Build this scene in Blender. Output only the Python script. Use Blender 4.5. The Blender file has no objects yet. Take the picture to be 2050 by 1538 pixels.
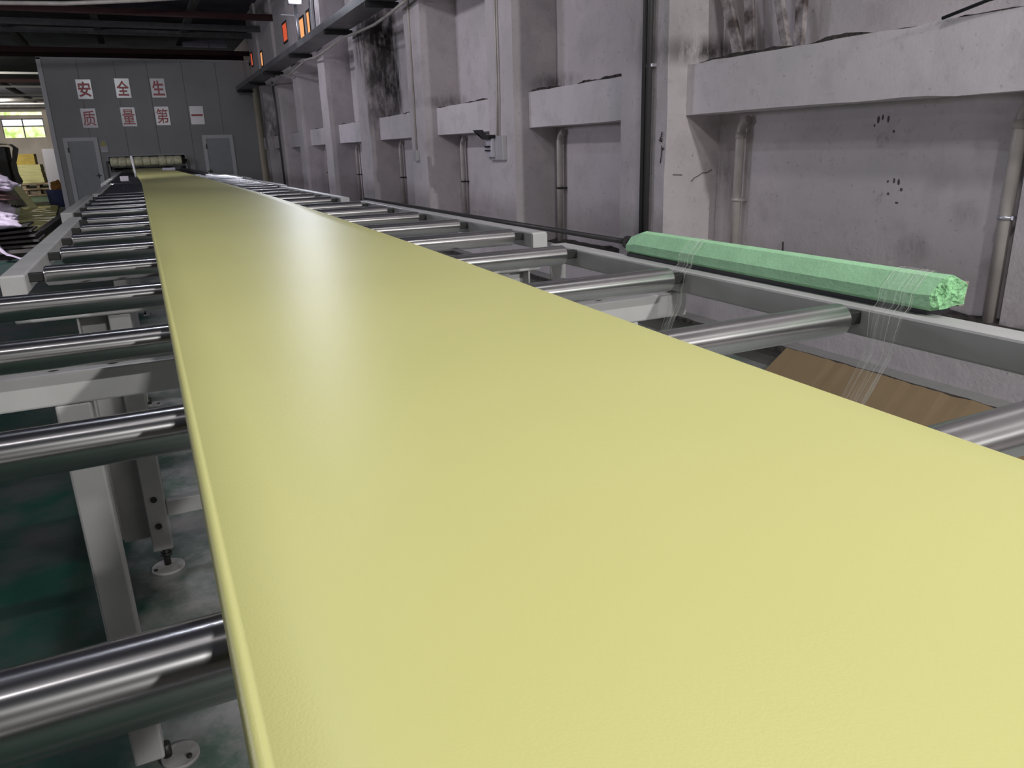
import bpy, bmesh, math, random
from mathutils import Vector, Matrix, noise

random.seed(7)
S = bpy.context.scene
C = S.collection

# ------------------------------------------------------------------ camera
cam_d = bpy.data.cameras.new('camera')
cam_d.sensor_width = 36.0
cam_d.lens = 1500.0 * 36.0 / 2050.0
cam_d.clip_start = 0.02
cam_d.clip_end = 300
cam = bpy.data.objects.new('camera', cam_d)
C.objects.link(cam)
dX = Vector((0.90138983, -0.15520987, 0.40423542))      # world axes seen from the camera (x right, y down, z forward)
dY = Vector((-0.43199862, -0.25862318, 0.86399725))
dZ = Vector((-0.02955625, -0.95342747, -0.30017075))
r_ = Vector((dX[0], dY[0], dZ[0])); u_ = -Vector((dX[1], dY[1], dZ[1])); b_ = -Vector((dX[2], dY[2], dZ[2]))
cam.matrix_world = Matrix(((r_[0], u_[0], b_[0], 0), (r_[1], u_[1], b_[1], 0), (r_[2], u_[2], b_[2], 1.45), (0, 0, 0, 1)))
S.camera = cam

# ------------------------------------------------------------------ world, lights, exposure
w = bpy.data.worlds.new('world'); S.world = w; w.use_nodes = True
bg = w.node_tree.nodes['Background']
bg.inputs[0].default_value = (0.75, 0.85, 1.0, 1); bg.inputs[1].default_value = 0.6
S.view_settings.view_transform = 'Standard'
S.view_settings.look = 'None'
S.view_settings.exposure = 0.2
S.view_settings.gamma = 1.0
S.view_settings.use_curve_mapping = False


def area(name, loc, target, sx, sy, watts, col):
    d = bpy.data.lights.new(name, 'AREA'); d.shape = 'RECTANGLE'; d.size = sx; d.size_y = sy
    d.energy = watts; d.color = col
    o = bpy.data.objects.new(name, d); C.objects.link(o); o.location = loc
    o.rotation_euler = (Vector(target) - Vector(loc)).to_track_quat('-Z', 'Y').to_euler()
    return o


area('wall_flood', (3.0, -5.5, 3.7), (1.4, 2.0, 1.0), 0.18, 0.18, 230, (1.0, 0.99, 0.97))
area('tube_or_fill_light', (1.0, -1.7, 3.6), (0.6, 0.4, 0.8), 0.4, 0.07, 62, (1.0, 0.99, 0.97))
area('tube_or_fill_light', (1.4, 0.7, 5.0), (1.4, 0.8, 0), 0.45, 0.10, 52, (1.0, 0.965, 0.975))
area('tube_or_fill_light', (-0.3, 4.3, 5.1), (0.0, 4.2, 0), 0.6, 0.08, 24, (0.84, 0.87, 1.0))
area('tube_or_fill_light', (-9.0, 3.0, 5.0), (3.5, 5.0, 1.5), 0.3, 0.3, 24, (0.96, 0.95, 1.0))
area('tube_or_fill_light', (-3.0, 0.5, 5.1), (3.9, 4.5, 1.5), 0.2, 0.3, 10, (1.0, 0.95, 0.97))
area('side_fill_light', (-13.0, 13.0, 2.8), (3.7, 13.5, 2.4), 3.0, 1.5, 360, (0.86, 0.86, 1.0))  # added fill from the left for the mid wall; no window built there
area('tube_or_fill_light', (-2.6, 8.0, 5.1), (3.9, 9.5, 2.8), 0.3, 0.3, 22, (0.95, 0.92, 1.0)).data.spread = math.radians(75)
area('tube_or_fill_light', (-2.6, 16.0, 5.1), (3.9, 17.0, 2.6), 0.3, 0.3, 20, (0.90, 0.88, 1.0)).data.spread = math.radians(75)  # added narrow fill to lift the farther wall bays
area('tube_or_fill_light', (-1.0, 11.0, 5.2), (0.8, 27.5, 2.4), 1.2, 0.2, 16, (0.95, 0.97, 1.0)).data.spread = math.radians(55)  # added fill aimed at the back wall from out of view
area('tube_or_fill_light', (-3.2, 9.5, 5.1), (-2.2, 14.5, 0.4), 0.6, 0.2, 60, (0.96, 0.92, 1.0)).data.spread = math.radians(60)  # added local fill to brighten the sack heap
area('tube_or_fill_light', (-6.5, 36, 4.7), (-5.0, 38, 0), 2.4, 1.0, 380, (1.0, 0.95, 0.8))  # added warm fill overhead, in place of daylight on the left background
area('tube_or_fill_light', (-7.5, 54, 4.8), (-6.5, 64, 2.0), 2.0, 0.4, 500, (1.0, 0.93, 0.82))  # added warm fill to brighten the far wall
fl = bpy.data.lights.new('flood_light', 'SPOT'); fl.energy = 210; fl.color = (0.85, 0.88, 1.0)
fl.spot_size = math.radians(130); fl.spot_blend = 0.6; fl.shadow_soft_size = 0.14
flo = bpy.data.objects.new('flood_light', fl); C.objects.link(flo); flo.location = (3.18, 17.0, 4.50)
flo.rotation_euler = (Vector((0.6, 3.5, 0)) - Vector(flo.location)).to_track_quat('-Z', 'Y').to_euler()


# ------------------------------------------------------------------ materials
def mat(name, col, rough=0.5, metal=0.0, spec=0.5, var=0.0, vscale=4.0, bump=0.0, bscale=40.0, emit=None, estr=0.0, col2=None, stretch=None, detail=6.0, coat=0.0):
    m = bpy.data.materials.new(name); m.use_nodes = True
    nt = m.node_tree; N = nt.nodes; L = nt.links
    p = N['Principled BSDF']
    p.inputs['Base Color'].default_value = (*col, 1)
    p.inputs['Roughness'].default_value = rough
    p.inputs['Metallic'].default_value = metal
    p.inputs['Specular IOR Level'].default_value = spec
    p.inputs['Coat Weight'].default_value = coat
    g = N.new('ShaderNodeNewGeometry')
    vec = g.outputs['Position']
    if stretch:
        mp = N.new('ShaderNodeMapping'); mp.inputs['Scale'].default_value = stretch
        L.new(vec, mp.inputs['Vector']); vec = mp.outputs['Vector']
    if var > 0 or col2:
        n = N.new('ShaderNodeTexNoise'); n.inputs['Scale'].default_value = vscale; n.inputs['Detail'].default_value = detail
        L.new(vec, n.inputs['Vector'])
        rp = N.new('ShaderNodeValToRGB')
        c2 = col2 if col2 else tuple(c * (1 - var) for c in col)
        rp.color_ramp.elements[0].position = 0.36; rp.color_ramp.elements[0].color = (*c2, 1)
        rp.color_ramp.elements[1].position = 0.62; rp.color_ramp.elements[1].color = (*col, 1)
        L.new(n.outputs['Fac'], rp.inputs['Fac']); L.new(rp.outputs['Color'], p.inputs['Base Color'])
    if bump > 0:
        n2 = N.new('ShaderNodeTexNoise'); n2.inputs['Scale'].default_value = bscale; n2.inputs['Detail'].default_value = 5
        L.new(vec, n2.inputs['Vector'])
        bp = N.new('ShaderNodeBump'); bp.inputs['Strength'].default_value = bump; bp.inputs['Distance'].default_value = 0.02
        L.new(n2.outputs['Fac'], bp.inputs['Height']); L.new(bp.outputs['Normal'], p.inputs['Normal'])
    if emit:
        p.inputs['Emission Color'].default_value = (*emit, 1); p.inputs['Emission Strength'].default_value = estr
    return m


def plaster(name, col, stains=(), rough=0.85, bump=0.32):
    m = bpy.data.materials.new(name); m.use_nodes = True
    nt = m.node_tree; N = nt.nodes; L = nt.links; p = N['Principled BSDF']
    p.inputs['Roughness'].default_value = rough; p.inputs['Specular IOR Level'].default_value = 0.2
    g = N.new('ShaderNodeNewGeometry'); pos = g.outputs['Position']

    mpn = N.new('ShaderNodeMapping'); mpn.inputs['Scale'].default_value = (1, 1, 0.35); L.new(pos, mpn.inputs['Vector']); streak = mpn.outputs[0]

    def nz(scale, detail=6, vec=pos, rough=0.6):
        n = N.new('ShaderNodeTexNoise'); n.inputs['Scale'].default_value = scale; n.inputs['Detail'].default_value = detail
        n.inputs['Roughness'].default_value = rough
        L.new(vec, n.inputs['Vector']); return n.outputs['Fac']

    def mr(v, a, b, c=0.0, d=1.0):
        r = N.new('ShaderNodeMapRange'); r.inputs[1].default_value = a; r.inputs[2].default_value = b
        r.inputs[3].default_value = c; r.inputs[4].default_value = d; L.new(v, r.inputs[0]); return r.outputs[0]

    def mul(a, b):
        q = N.new('ShaderNodeMath'); q.operation = 'MULTIPLY'
        L.new(a, q.inputs[0])
        if isinstance(b, float): q.inputs[1].default_value = b
        else: L.new(b, q.inputs[1])
        return q.outputs[0]

    def mix(f, a, b):
        q = N.new('ShaderNodeMix'); q.data_type = 'RGBA'
        L.new(f, q.inputs[0])
        for s, v in ((6, a), (7, b)):
            if isinstance(v, tuple): q.inputs[s].default_value = (*v, 1)
            else: L.new(v, q.inputs[s])
        return q.outputs[2]
    c = mix(mr(nz(0.7, 5), 0.40, 0.62), tuple(x * y for x, y in zip(col, (0.84, 0.86, 0.85))), col)
    c = mix(mul(mr(nz(3.0, 8), 0.52, 0.74), 0.55), c, tuple(x * 0.6 for x in col))
    c = mix(mul(mr(nz(11.0, 9, rough=0.75), 0.56, 0.66), 0.35), c, tuple(x * 0.55 for x in col))
    c = mix(mul(mr(nz(30.0, 4), 0.64, 0.73), 0.65), c, tuple(x * 0.4 for x in col))
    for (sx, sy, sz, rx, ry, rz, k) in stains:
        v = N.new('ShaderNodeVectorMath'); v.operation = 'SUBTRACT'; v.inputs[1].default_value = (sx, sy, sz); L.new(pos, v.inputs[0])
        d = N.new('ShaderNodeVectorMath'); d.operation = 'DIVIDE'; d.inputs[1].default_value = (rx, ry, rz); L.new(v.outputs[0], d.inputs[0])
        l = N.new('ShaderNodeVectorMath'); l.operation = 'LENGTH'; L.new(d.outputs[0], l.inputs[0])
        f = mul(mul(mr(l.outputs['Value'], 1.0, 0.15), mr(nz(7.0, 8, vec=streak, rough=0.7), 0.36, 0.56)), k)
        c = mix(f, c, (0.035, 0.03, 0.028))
    L.new(c, p.inputs['Base Color'])
    bp = N.new('ShaderNodeBump'); bp.inputs['Strength'].default_value = bump; bp.inputs['Distance'].default_value = 0.03
    ad = N.new('ShaderNodeMath'); ad.operation = 'MULTIPLY_ADD'; ad.inputs[1].default_value = 0.25
    L.new(nz(45.0, 4), ad.inputs[0]); L.new(nz(5.0, 6), ad.inputs[2])
    L.new(ad.outputs[0], bp.inputs['Height']); L.new(bp.outputs['Normal'], p.inputs['Normal'])
    return m


STAINS = [(4.1, 13.75, 3.35, 0.9, 0.55, 0.85, 1.4), (4.1, 13.45, 2.5, 0.9, 0.28, 1.1, 1.2), (3.9, 26.0, 2.4, 1.2, 1.6, 1.3, 0.95),
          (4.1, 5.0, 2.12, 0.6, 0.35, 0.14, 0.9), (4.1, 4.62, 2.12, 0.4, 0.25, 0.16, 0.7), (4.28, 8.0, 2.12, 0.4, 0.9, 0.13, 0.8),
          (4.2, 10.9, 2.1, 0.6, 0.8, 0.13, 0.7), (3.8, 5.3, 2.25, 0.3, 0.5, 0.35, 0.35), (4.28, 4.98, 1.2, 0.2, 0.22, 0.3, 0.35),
          (4.28, 3.17, 0.77, 0.1, 0.13, 0.12, 0.45), (4.28, 2.88, 1.0, 0.1, 0.13, 0.1, 0.4), (4.28, 2.66, 0.71, 0.1, 0.1, 0.09, 0.6),
          (4.1, 3.2, 0.41, 0.5, 1.8, 0.05, 0.9), (4.28, 16.5, 3.3, 0.4, 0.6, 0.6, 0.4)]
M = {}
M['plaster'] = plaster('worn_plaster', (0.62, 0.565, 0.58), STAINS)
M['plaster_clean'] = plaster('beam_plaster', (0.72, 0.665, 0.685), STAINS[3:7], bump=0.14)
M['concrete'] = plaster('dirty_concrete', (0.20, 0.19, 0.17))
M['curb_top'] = plaster('curb_whitewash', (0.33, 0.315, 0.31))
M['rubble'] = mat('dark_rubble', (0.07, 0.06, 0.055), 0.95, var=0.7, vscale=30, bump=0.6, bscale=60)
M['foam'] = None
M['steel'] = mat('roller_steel', (0.64, 0.635, 0.63), 0.27, 1.0, var=0.2, vscale=5, stretch=(1, 6, 6))
_nt = M['steel'].node_tree; _p = _nt.nodes['Principled BSDF']
_t = _nt.nodes.new('ShaderNodeTangent'); _t.direction_type = 'RADIAL'; _t.axis = 'X'
_nt.links.new(_t.outputs[0], _p.inputs['Tangent']); _p.inputs['Anisotropic'].default_value = 0.9; _p.inputs['Anisotropic Rotation'].default_value = 0.25
M['axle'] = mat('black_axle', (0.010, 0.011, 0.009), 0.6, 0.1)
M['white_paint'] = mat('white_frame_paint', (0.46, 0.455, 0.45), 0.42, var=0.14, vscale=6, bump=0.02, bscale=80)
M['dark_bolt'] = mat('dark_bolt', (0.05, 0.05, 0.045), 0.5, 0.7)
M['foot'] = mat('grey_foot', (0.40, 0.39, 0.38), 0.6, var=0.3, vscale=25)
M['green_foam'] = mat('green_foam', (0.35, 0.65, 0.375), 0.55, var=0.12, vscale=14, bump=0.12, bscale=120)
M['green_cut'] = mat('green_foam_cut', (0.33, 0.68, 0.34), 0.9, var=0.3, vscale=45, bump=0.8, bscale=90)
M['tan'] = mat('tan_backing', (0.28, 0.24, 0.19), 0.8, var=0.15)
M['cardboard'] = mat('brown_cardboard', (0.26, 0.185, 0.10), 0.65, var=0.04, vscale=5)
M['panel'] = mat('grey_sandwich_panel', (0.235, 0.235, 0.24), 0.55, var=0.12, vscale=0.8, bump=0.02, bscale=200)
M['panel_trim'] = mat('pale_trim', (0.44, 0.44, 0.46), 0.5)
M['door_grey'] = mat('door_grey', (0.25, 0.26, 0.27), 0.5, var=0.08)
M['ceiling'] = mat('dark_roof', (0.10, 0.10, 0.14), 0.9, var=0.4, vscale=1.2)
M['beam_grey'] = mat('roof_beam_grey', (0.12, 0.12, 0.12), 0.7, var=0.3)
M['beam_red'] = mat('roof_beam_red', (0.045, 0.010, 0.012), 0.7, var=0.3)
M['steel_dark'] = mat('tray_galvanised', (0.24, 0.24, 0.25), 0.45, 0.5, var=0.25, vscale=3)
M['bracket'] = mat('black_bracket', (0.02, 0.018, 0.02), 0.6)
M['pvc'] = mat('white_pvc', (0.50, 0.46, 0.43), 0.4, var=0.2, vscale=5)
M['strut'] = mat('flaking_strut', (0.42, 0.38, 0.38), 0.85, col2=(0.10, 0.075, 0.07), vscale=9, bump=0.4, bscale=40)
M['conduit'] = mat('grey_conduit', (0.09, 0.085, 0.085), 0.4, 0.4)
M['sign'] = mat('sign_plate', (0.52, 0.49, 0.54), 0.22)
M['red'] = mat('sign_red', (0.30, 0.004, 0.02), 0.4)
M['warn_yellow'] = mat('warning_yellow', (0.35, 0.30, 0.06), 0.5)
M['ink'] = mat('black_ink', (0.012, 0.012, 0.012), 0.8)
M['smudge'] = mat('hand_smudge', (0.12, 0.105, 0.095), 0.9, var=0.5, vscale=60)
M['smudge_light'] = mat('palm_smudge', (0.40, 0.365, 0.365), 0.9, col2=(0.52, 0.475, 0.485), vscale=45)
M['cream'] = mat('cream_padding', (0.78, 0.75, 0.52), 0.35, var=0.25, vscale=12, bump=0.4, bscale=25)
M['black'] = mat('black_machine', (0.015, 0.015, 0.02), 0.5)
M['box_grey'] = mat('box_enamel', (0.44, 0.43, 0.44), 0.4)
M['sack'] = mat('lilac_woven_sack', (0.72, 0.63, 0.76), 0.5, var=0.25, vscale=9, bump=0.3, bscale=30)
M['sack_inside'] = mat('brown_sack_fold', (0.17, 0.10, 0.09), 0.8, var=0.3)
M['board_yellow'] = mat('pale_yellow_board', (0.58, 0.55, 0.28), 0.7, var=0.15, vscale=3, stretch=(1, 1, 12))
M['board_cream'] = mat('cream_board', (0.36, 0.34, 0.25), 0.7, var=0.15)
M['board_orange'] = mat('orange_box', (0.50, 0.36, 0.07), 0.6, var=0.2)
M['lilac_panel'] = mat('lilac_grey_panel', (0.34, 0.33, 0.40), 0.5)
M['drape'] = mat('dark_grey_cover', (0.13, 0.12, 0.12), 0.7, var=0.3, vscale=2)
M['crate'] = mat('pallet_wood', (0.36, 0.27, 0.19), 0.8, var=0.35, vscale=6)
M['dark_wood'] = mat('dark_scrap', (0.075, 0.068, 0.062), 0.8, var=0.5, vscale=5)
M['blue'] = mat('blue_plastic', (0.006, 0.012, 0.10), 0.45)
M['orange_rag'] = mat('orange_rag', (0.42, 0.20, 0.04), 0.8, var=0.4, vscale=12)
M['film_yellow'] = mat('yellow_film', (0.64, 0.62, 0.20), 0.2, var=0.25, vscale=2, coat=0.4)
M['far_wall'] = mat('far_wall_render', (0.42, 0.38, 0.35), 0.85, var=0.25, vscale=0.7)
M['pane_blue'] = mat('daylight_pane', (0.5, 0.6, 0.8), 0.2, emit=(0.62, 0.72, 1.0), estr=0.9)
M['lamp'] = mat('lit_lamp', (1, 1, 1), 0.3, emit=(0.86, 0.88, 1.0), estr=14)
M['pane_orange'] = mat('sunlit_pane', (0.8, 0.5, 0.2), 0.3, emit=(1.0, 0.42, 0.16), estr=0.7)
M['pane_red'] = mat('sunlit_pane_red', (0.8, 0.2, 0.1), 0.3, emit=(0.75, 0.10, 0.04), estr=0.6)
M['aluminium'] = mat('aluminium', (0.6, 0.6, 0.64), 0.35, 0.8)


def foam_material():
    m = bpy.data.materials.new('yellow_foam'); m.use_nodes = True
    nt = m.node_tree; N = nt.nodes; L = nt.links; p = N['Principled BSDF']
    g = N.new('ShaderNodeNewGeometry')
    n = N.new('ShaderNodeTexNoise'); n.inputs['Scale'].default_value = 1.6; n.inputs['Detail'].default_value = 3
    L.new(g.outputs['Position'], n.inputs['Vector'])
    rp = N.new('ShaderNodeValToRGB')
    rp.color_ramp.elements[0].position = 0.3; rp.color_ramp.elements[0].color = (0.585, 0.575, 0.222, 1)
    rp.color_ramp.elements[1].position = 0.7; rp.color_ramp.elements[1].color = (0.62, 0.605, 0.242, 1)
    L.new(n.outputs['Fac'], rp.inputs['Fac']); L.new(rp.outputs['Color'], p.inputs['Base Color'])
    p.inputs['Roughness'].default_value = 0.40; p.inputs['Specular IOR Level'].default_value = 0.6
    n2 = N.new('ShaderNodeTexNoise'); n2.inputs['Scale'].default_value = 520; n2.inputs['Detail'].default_value = 2
    n3 = N.new('ShaderNodeTexNoise'); n3.inputs['Scale'].default_value = 90; n3.inputs['Detail'].default_value = 3
    L.new(g.outputs['Position'], n2.inputs['Vector']); L.new(g.outputs['Position'], n3.inputs['Vector'])
    a = N.new('ShaderNodeMath'); a.operation = 'MULTIPLY_ADD'; a.inputs[1].default_value = 0.2
    L.new(n3.outputs['Fac'], a.inputs[0]); L.new(n2.outputs['Fac'], a.inputs[2])
    b = N.new('ShaderNodeBump'); b.inputs['Strength'].default_value = 0.06; b.inputs['Distance'].default_value = 0.004
    L.new(a.outputs[0], b.inputs['Height']); L.new(b.outputs['Normal'], p.inputs['Normal'])
    return m


M['foam'] = foam_material()


def floor_material():
    m = bpy.data.materials.new('worn_green_floor'); m.use_nodes = True
    nt = m.node_tree; N = nt.nodes; L = nt.links; p = N['Principled BSDF']
    g = N.new('ShaderNodeNewGeometry')

    def nz(s, d, r=0.6):
        n = N.new('ShaderNodeTexNoise'); n.inputs['Scale'].default_value = s; n.inputs['Detail'].default_value = d; n.inputs['Roughness'].default_value = r
        L.new(g.outputs['Position'], n.inputs['Vector']); return n.outputs['Fac']

    def ramp(f, a, ca, b, cb):
        r = N.new('ShaderNodeValToRGB'); r.color_ramp.elements[0].position = a; r.color_ramp.elements[0].color = (*ca, 1)
        r.color_ramp.elements[1].position = b; r.color_ramp.elements[1].color = (*cb, 1); L.new(f, r.inputs['Fac']); return r.outputs['Color']
    worn = ramp(nz(5.0, 9, 0.7), 0.35, (0.13, 0.20, 0.165), 0.60, (0.45, 0.44, 0.435))
    green = ramp(nz(2.5, 6), 0.4, (0.005, 0.052, 0.034), 0.62, (0.055, 0.064, 0.058))
    sep = N.new('ShaderNodeSeparateXYZ'); L.new(g.outputs['Position'], sep.inputs[0])
    ad = N.new('ShaderNodeMath'); ad.operation = 'MULTIPLY_ADD'; ad.inputs[1].default_value = 0.5
    L.new(nz(3.0, 5), ad.inputs[0]); L.new(sep.outputs['X'], ad.inputs[2])
    mrn = N.new('ShaderNodeMapRange'); mrn.inputs[1].default_value = -0.02; mrn.inputs[2].default_value = 0.20; L.new(ad.outputs[0], mrn.inputs[0])
    mx = N.new('ShaderNodeMix'); mx.data_type = 'RGBA'
    L.new(mrn.outputs[0], mx.inputs[0]); L.new(green, mx.inputs[6]); L.new(worn, mx.inputs[7])
    L.new(mx.outputs[2], p.inputs['Base Color'])
    p.inputs['Roughness'].default_value = 0.45
    b = N.new('ShaderNodeBump'); b.inputs['Strength'].default_value = 0.2; b.inputs['Distance'].default_value = 0.01
    L.new(nz(25, 6), b.inputs['Height']); L.new(b.outputs['Normal'], p.inputs['Normal'])
    return m


def film_material():
    m = bpy.data.materials.new('clear_film'); m.use_nodes = True
    nt = m.node_tree; N = nt.nodes; L = nt.links
    p = N['Principled BSDF']; out = N['Material Output']
    p.inputs['Base Color'].default_value = (0.9, 0.92, 0.88, 1); p.inputs['Roughness'].default_value = 0.18
    t = N.new('ShaderNodeBsdfTransparent'); mx = N.new('ShaderNodeMixShader')
    g = N.new('ShaderNodeNewGeometry')
    mp = N.new('ShaderNodeMapping'); mp.inputs['Scale'].default_value = (3, 90, 3); L.new(g.outputs['Position'], mp.inputs['Vector'])
    n = N.new('ShaderNodeTexNoise'); n.inputs['Scale'].default_value = 2; n.inputs['Detail'].default_value = 4; L.new(mp.outputs[0], n.inputs['Vector'])
    r = N.new('ShaderNodeMapRange'); r.inputs[1].default_value = 0.5; r.inputs[2].default_value = 0.75; r.inputs[3].default_value = 0.05; r.inputs[4].default_value = 0.35
    L.new(n.outputs['Fac'], r.inputs[0]); L.new(r.outputs[0], mx.inputs[0])
    L.new(t.outputs[0], mx.inputs[1]); L.new(p.outputs[0], mx.inputs[2]); L.new(mx.outputs[0], out.inputs['Surface'])
    return m


def greenery_pane():
    m = bpy.data.materials.new('daylight_greenery_pane'); m.use_nodes = True
    nt = m.node_tree; N = nt.nodes; L = nt.links; p = N['Principled BSDF']
    g = N.new('ShaderNodeNewGeometry'); n = N.new('ShaderNodeTexNoise'); n.inputs['Scale'].default_value = 2.2; n.inputs['Detail'].default_value = 5
    L.new(g.outputs['Position'], n.inputs['Vector'])
    r = N.new('ShaderNodeValToRGB'); r.color_ramp.elements[0].position = 0.38; r.color_ramp.elements[0].color = (0.42, 0.62, 0.10, 1)
    r.color_ramp.elements[1].position = 0.56; r.color_ramp.elements[1].color = (0.95, 1.0, 0.62, 1)
    L.new(n.outputs['Fac'], r.inputs['Fac']); L.new(r.outputs['Color'], p.inputs['Emission Color'])
    p.inputs['Emission Strength'].default_value = 1.1; p.inputs['Base Color'].default_value = (0.1, 0.1, 0.1, 1)
    return m


M['floor'] = floor_material(); M['film'] = film_material(); M['pane_green'] = greenery_pane()

# ------------------------------------------------------------------ helpers
ORG = {}


class MB:
    def __init__(s): s.v = []; s.f = []; s.sm = []

    def add(s, vs, fs, smooth=False):
        k = len(s.v); s.v += [tuple(x) for x in vs]; s.f += [tuple(i + k for i in f) for f in fs]; s.sm += [smooth] * len(fs); return s

    def box(s, x0, x1, y0, y1, z0, z1, bev=0.0):
        if bev <= 0:
            return s.add([(x, y, z) for z in (z0, z1) for y in (y0, y1) for x in (x0, x1)],
                         [(0, 2, 3, 1), (4, 5, 7, 6), (0, 1, 5, 4), (2, 6, 7, 3), (0, 4, 6, 2), (1, 3, 7, 5)])
        bm = bmesh.new()
        bmesh.ops.create_cube(bm, size=1.0)
        for v in bm.verts:
            v.co = ((x0 + x1) / 2 + v.co.x * (x1 - x0), (y0 + y1) / 2 + v.co.y * (y1 - y0), (z0 + z1) / 2 + v.co.z * (z1 - z0))
        bmesh.ops.bevel(bm, geom=bm.edges[:], offset=bev, segments=2, profile=0.5, affect='EDGES')
        bm.verts.index_update()
        s.add([v.co[:] for v in bm.verts], [[v.index for v in f.verts] for f in bm.faces]); bm.free(); return s

    def prism(s, pts, axis, a, b):
        """polygon pts extruded along axis 'x','y','z' from a to b"""
        def mk(p, t):
            return {'x': (t, p[0], p[1]), 'y': (p[0], t, p[1]), 'z': (p[0], p[1], t)}[axis]
        n = len(pts)
        return s.add([mk(p, a) for p in pts] + [mk(p, b) for p in pts],
                     [tuple(range(n))[::-1], tuple(range(n, 2 * n))] + [(i, (i + 1) % n, n + (i + 1) % n, n + i) for i in range(n)])

    def tube(s, pts, r, n=12, caps=True):
        pts = [Vector(p) for p in pts]; rings = []
        up = None
        for i, p in enumerate(pts):
            t = (pts[min(i + 1, len(pts) - 1)] - pts[max(i - 1, 0)]).normalized()
            if up is None:
                up = Vector((0, 0, 1)) if abs(t.z) < 0.9 else Vector((1, 0, 0))
            a = (up - t * up.dot(t)).normalized(); up = a; b = t.cross(a)
            rr = r[i] if isinstance(r, (list, tuple)) else r
            rings.append([p + (a * math.cos(2 * math.pi * k / n) + b * math.sin(2 * math.pi * k / n)) * rr for k in range(n)])
        vs = [v for q in rings for v in q]; fs = []
        for i in range(len(pts) - 1):
            for k in range(n):
                fs.append((i * n + k, i * n + (k + 1) % n, (i + 1) * n + (k + 1) % n, (i + 1) * n + k))
        s.add(vs, fs, True)
        if caps:
            k0 = len(s.v) - len(vs)
            s.f += [tuple(k0 + k for k in range(n))[::-1], tuple(k0 + (len(pts) - 1) * n + k for k in range(n))]; s.sm += [False, False]
        return s

    def grid(s, fn, nu, nv, smooth=True):
        vs = [fn(i / nu, j / nv) for i in range(nu + 1) for j in range(nv + 1)]
        fs = [(i * (nv + 1) + j, (i + 1) * (nv + 1) + j, (i + 1) * (nv + 1) + j + 1, i * (nv + 1) + j + 1) for i in range(nu) for j in range(nv)]
        return s.add(vs, fs, smooth)

    def mesh(s, name, m, off=(0, 0, 0)):
        me = bpy.data.meshes.new(name)
        me.from_pydata([(x - off[0], y - off[1], z - off[2]) for x, y, z in s.v], [], s.f)
        me.polygons.foreach_set('use_smooth', s.sm)
        bm = bmesh.new(); bm.from_mesh(me); bmesh.ops.recalc_face_normals(bm, faces=bm.faces); bm.to_mesh(me); bm.free()
        me.materials.append(m); return me


def tag(o, label=None, cat=None, group=None, kind=None):
    if label: o['label'] = label
    if cat: o['category'] = cat
    if group: o['group'] = group
    if kind: o['kind'] = kind
    return o


def link(name, data, parent=None, at=None):
    """at: world position of the origin"""
    o = bpy.data.objects.new(name, data); C.objects.link(o)
    at = Vector(at) if at is not None else (ORG[parent.name] if parent else Vector((0, 0, 0)))
    ORG[o.name] = Vector(at)
    if parent:
        o.parent = parent; o.location = at - ORG[parent.name]
    else:
        o.location = at
    return o


def obj(name, mb, m, parent=None, at=None):
    a = Vector(at) if at is not None else (ORG[parent.name] if parent else Vector((0, 0, 0)))
    return link(name, mb.mesh(name, M[m] if isinstance(m, str) else m, a), parent, a)


def thing(name, at, label, cat, group=None):
    return tag(link(name, None, None, at), label, cat, group)


def struct(name, mb, m, at=(0, 0, 0)):
    return tag(obj(name, mb, m, None, at), kind='structure')


# ------------------------------------------------------------------ setting: floor, ceiling, walls
struct('floor', MB().box(-16, 6, -10, 66, -0.12, 0), 'floor')
struct('ceiling', MB().box(-16, 6, -10, 66, 5.75, 5.9), 'ceiling')
beam_ys = [(19.4, 'beam_grey', 4.98), (22.4, 'beam_red', 4.86), (24.7, 'beam_grey', 4.9), (26.5, 'beam_grey', 4.95), (29.6, 'beam_red', 4.8), (31.9, 'beam_red', 4.9),
           (38.0, 'panel_trim', 4.9), (41.9, 'beam_red', 4.9), (44.6, 'panel_trim', 4.9), (50.0, 'panel_trim', 4.9), (54.3, 'beam_grey', 4.9), (57.0, 'panel_trim', 4.9), (60.0, 'beam_grey', 4.9)]
for i, (y, mm, z) in enumerate(beam_ys):
    hh = 0.06 if mm == 'panel_trim' else 0.13
    x1 = 4.2 if y < 27 else 4.2
    mb = MB().box(-15, x1, y, y + 0.1, z, z + 0.025).box(-15, x1, y + 0.04, y + 0.06, z + 0.025, z + hh).box(-15, x1, y, y + 0.1, z + hh, z + hh + 0.02)
    struct('trim_%d' % (i + 1), mb, mm)
for i, (x, y0, y1) in enumerate([(-2.7, 24.0, 31.5), (-0.45, 22.0, 29.5), (1.85, 18.5, 29.5), (-5.3, 24, 60)]):
    struct('trim_%d' % (21 + i), MB().box(x - 0.09, x + 0.09, y0, y1, 5.06, 5.12).box(x - 0.02, x + 0.02, y0, y1, 5.12, 5.3), 'beam_grey')

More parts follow.
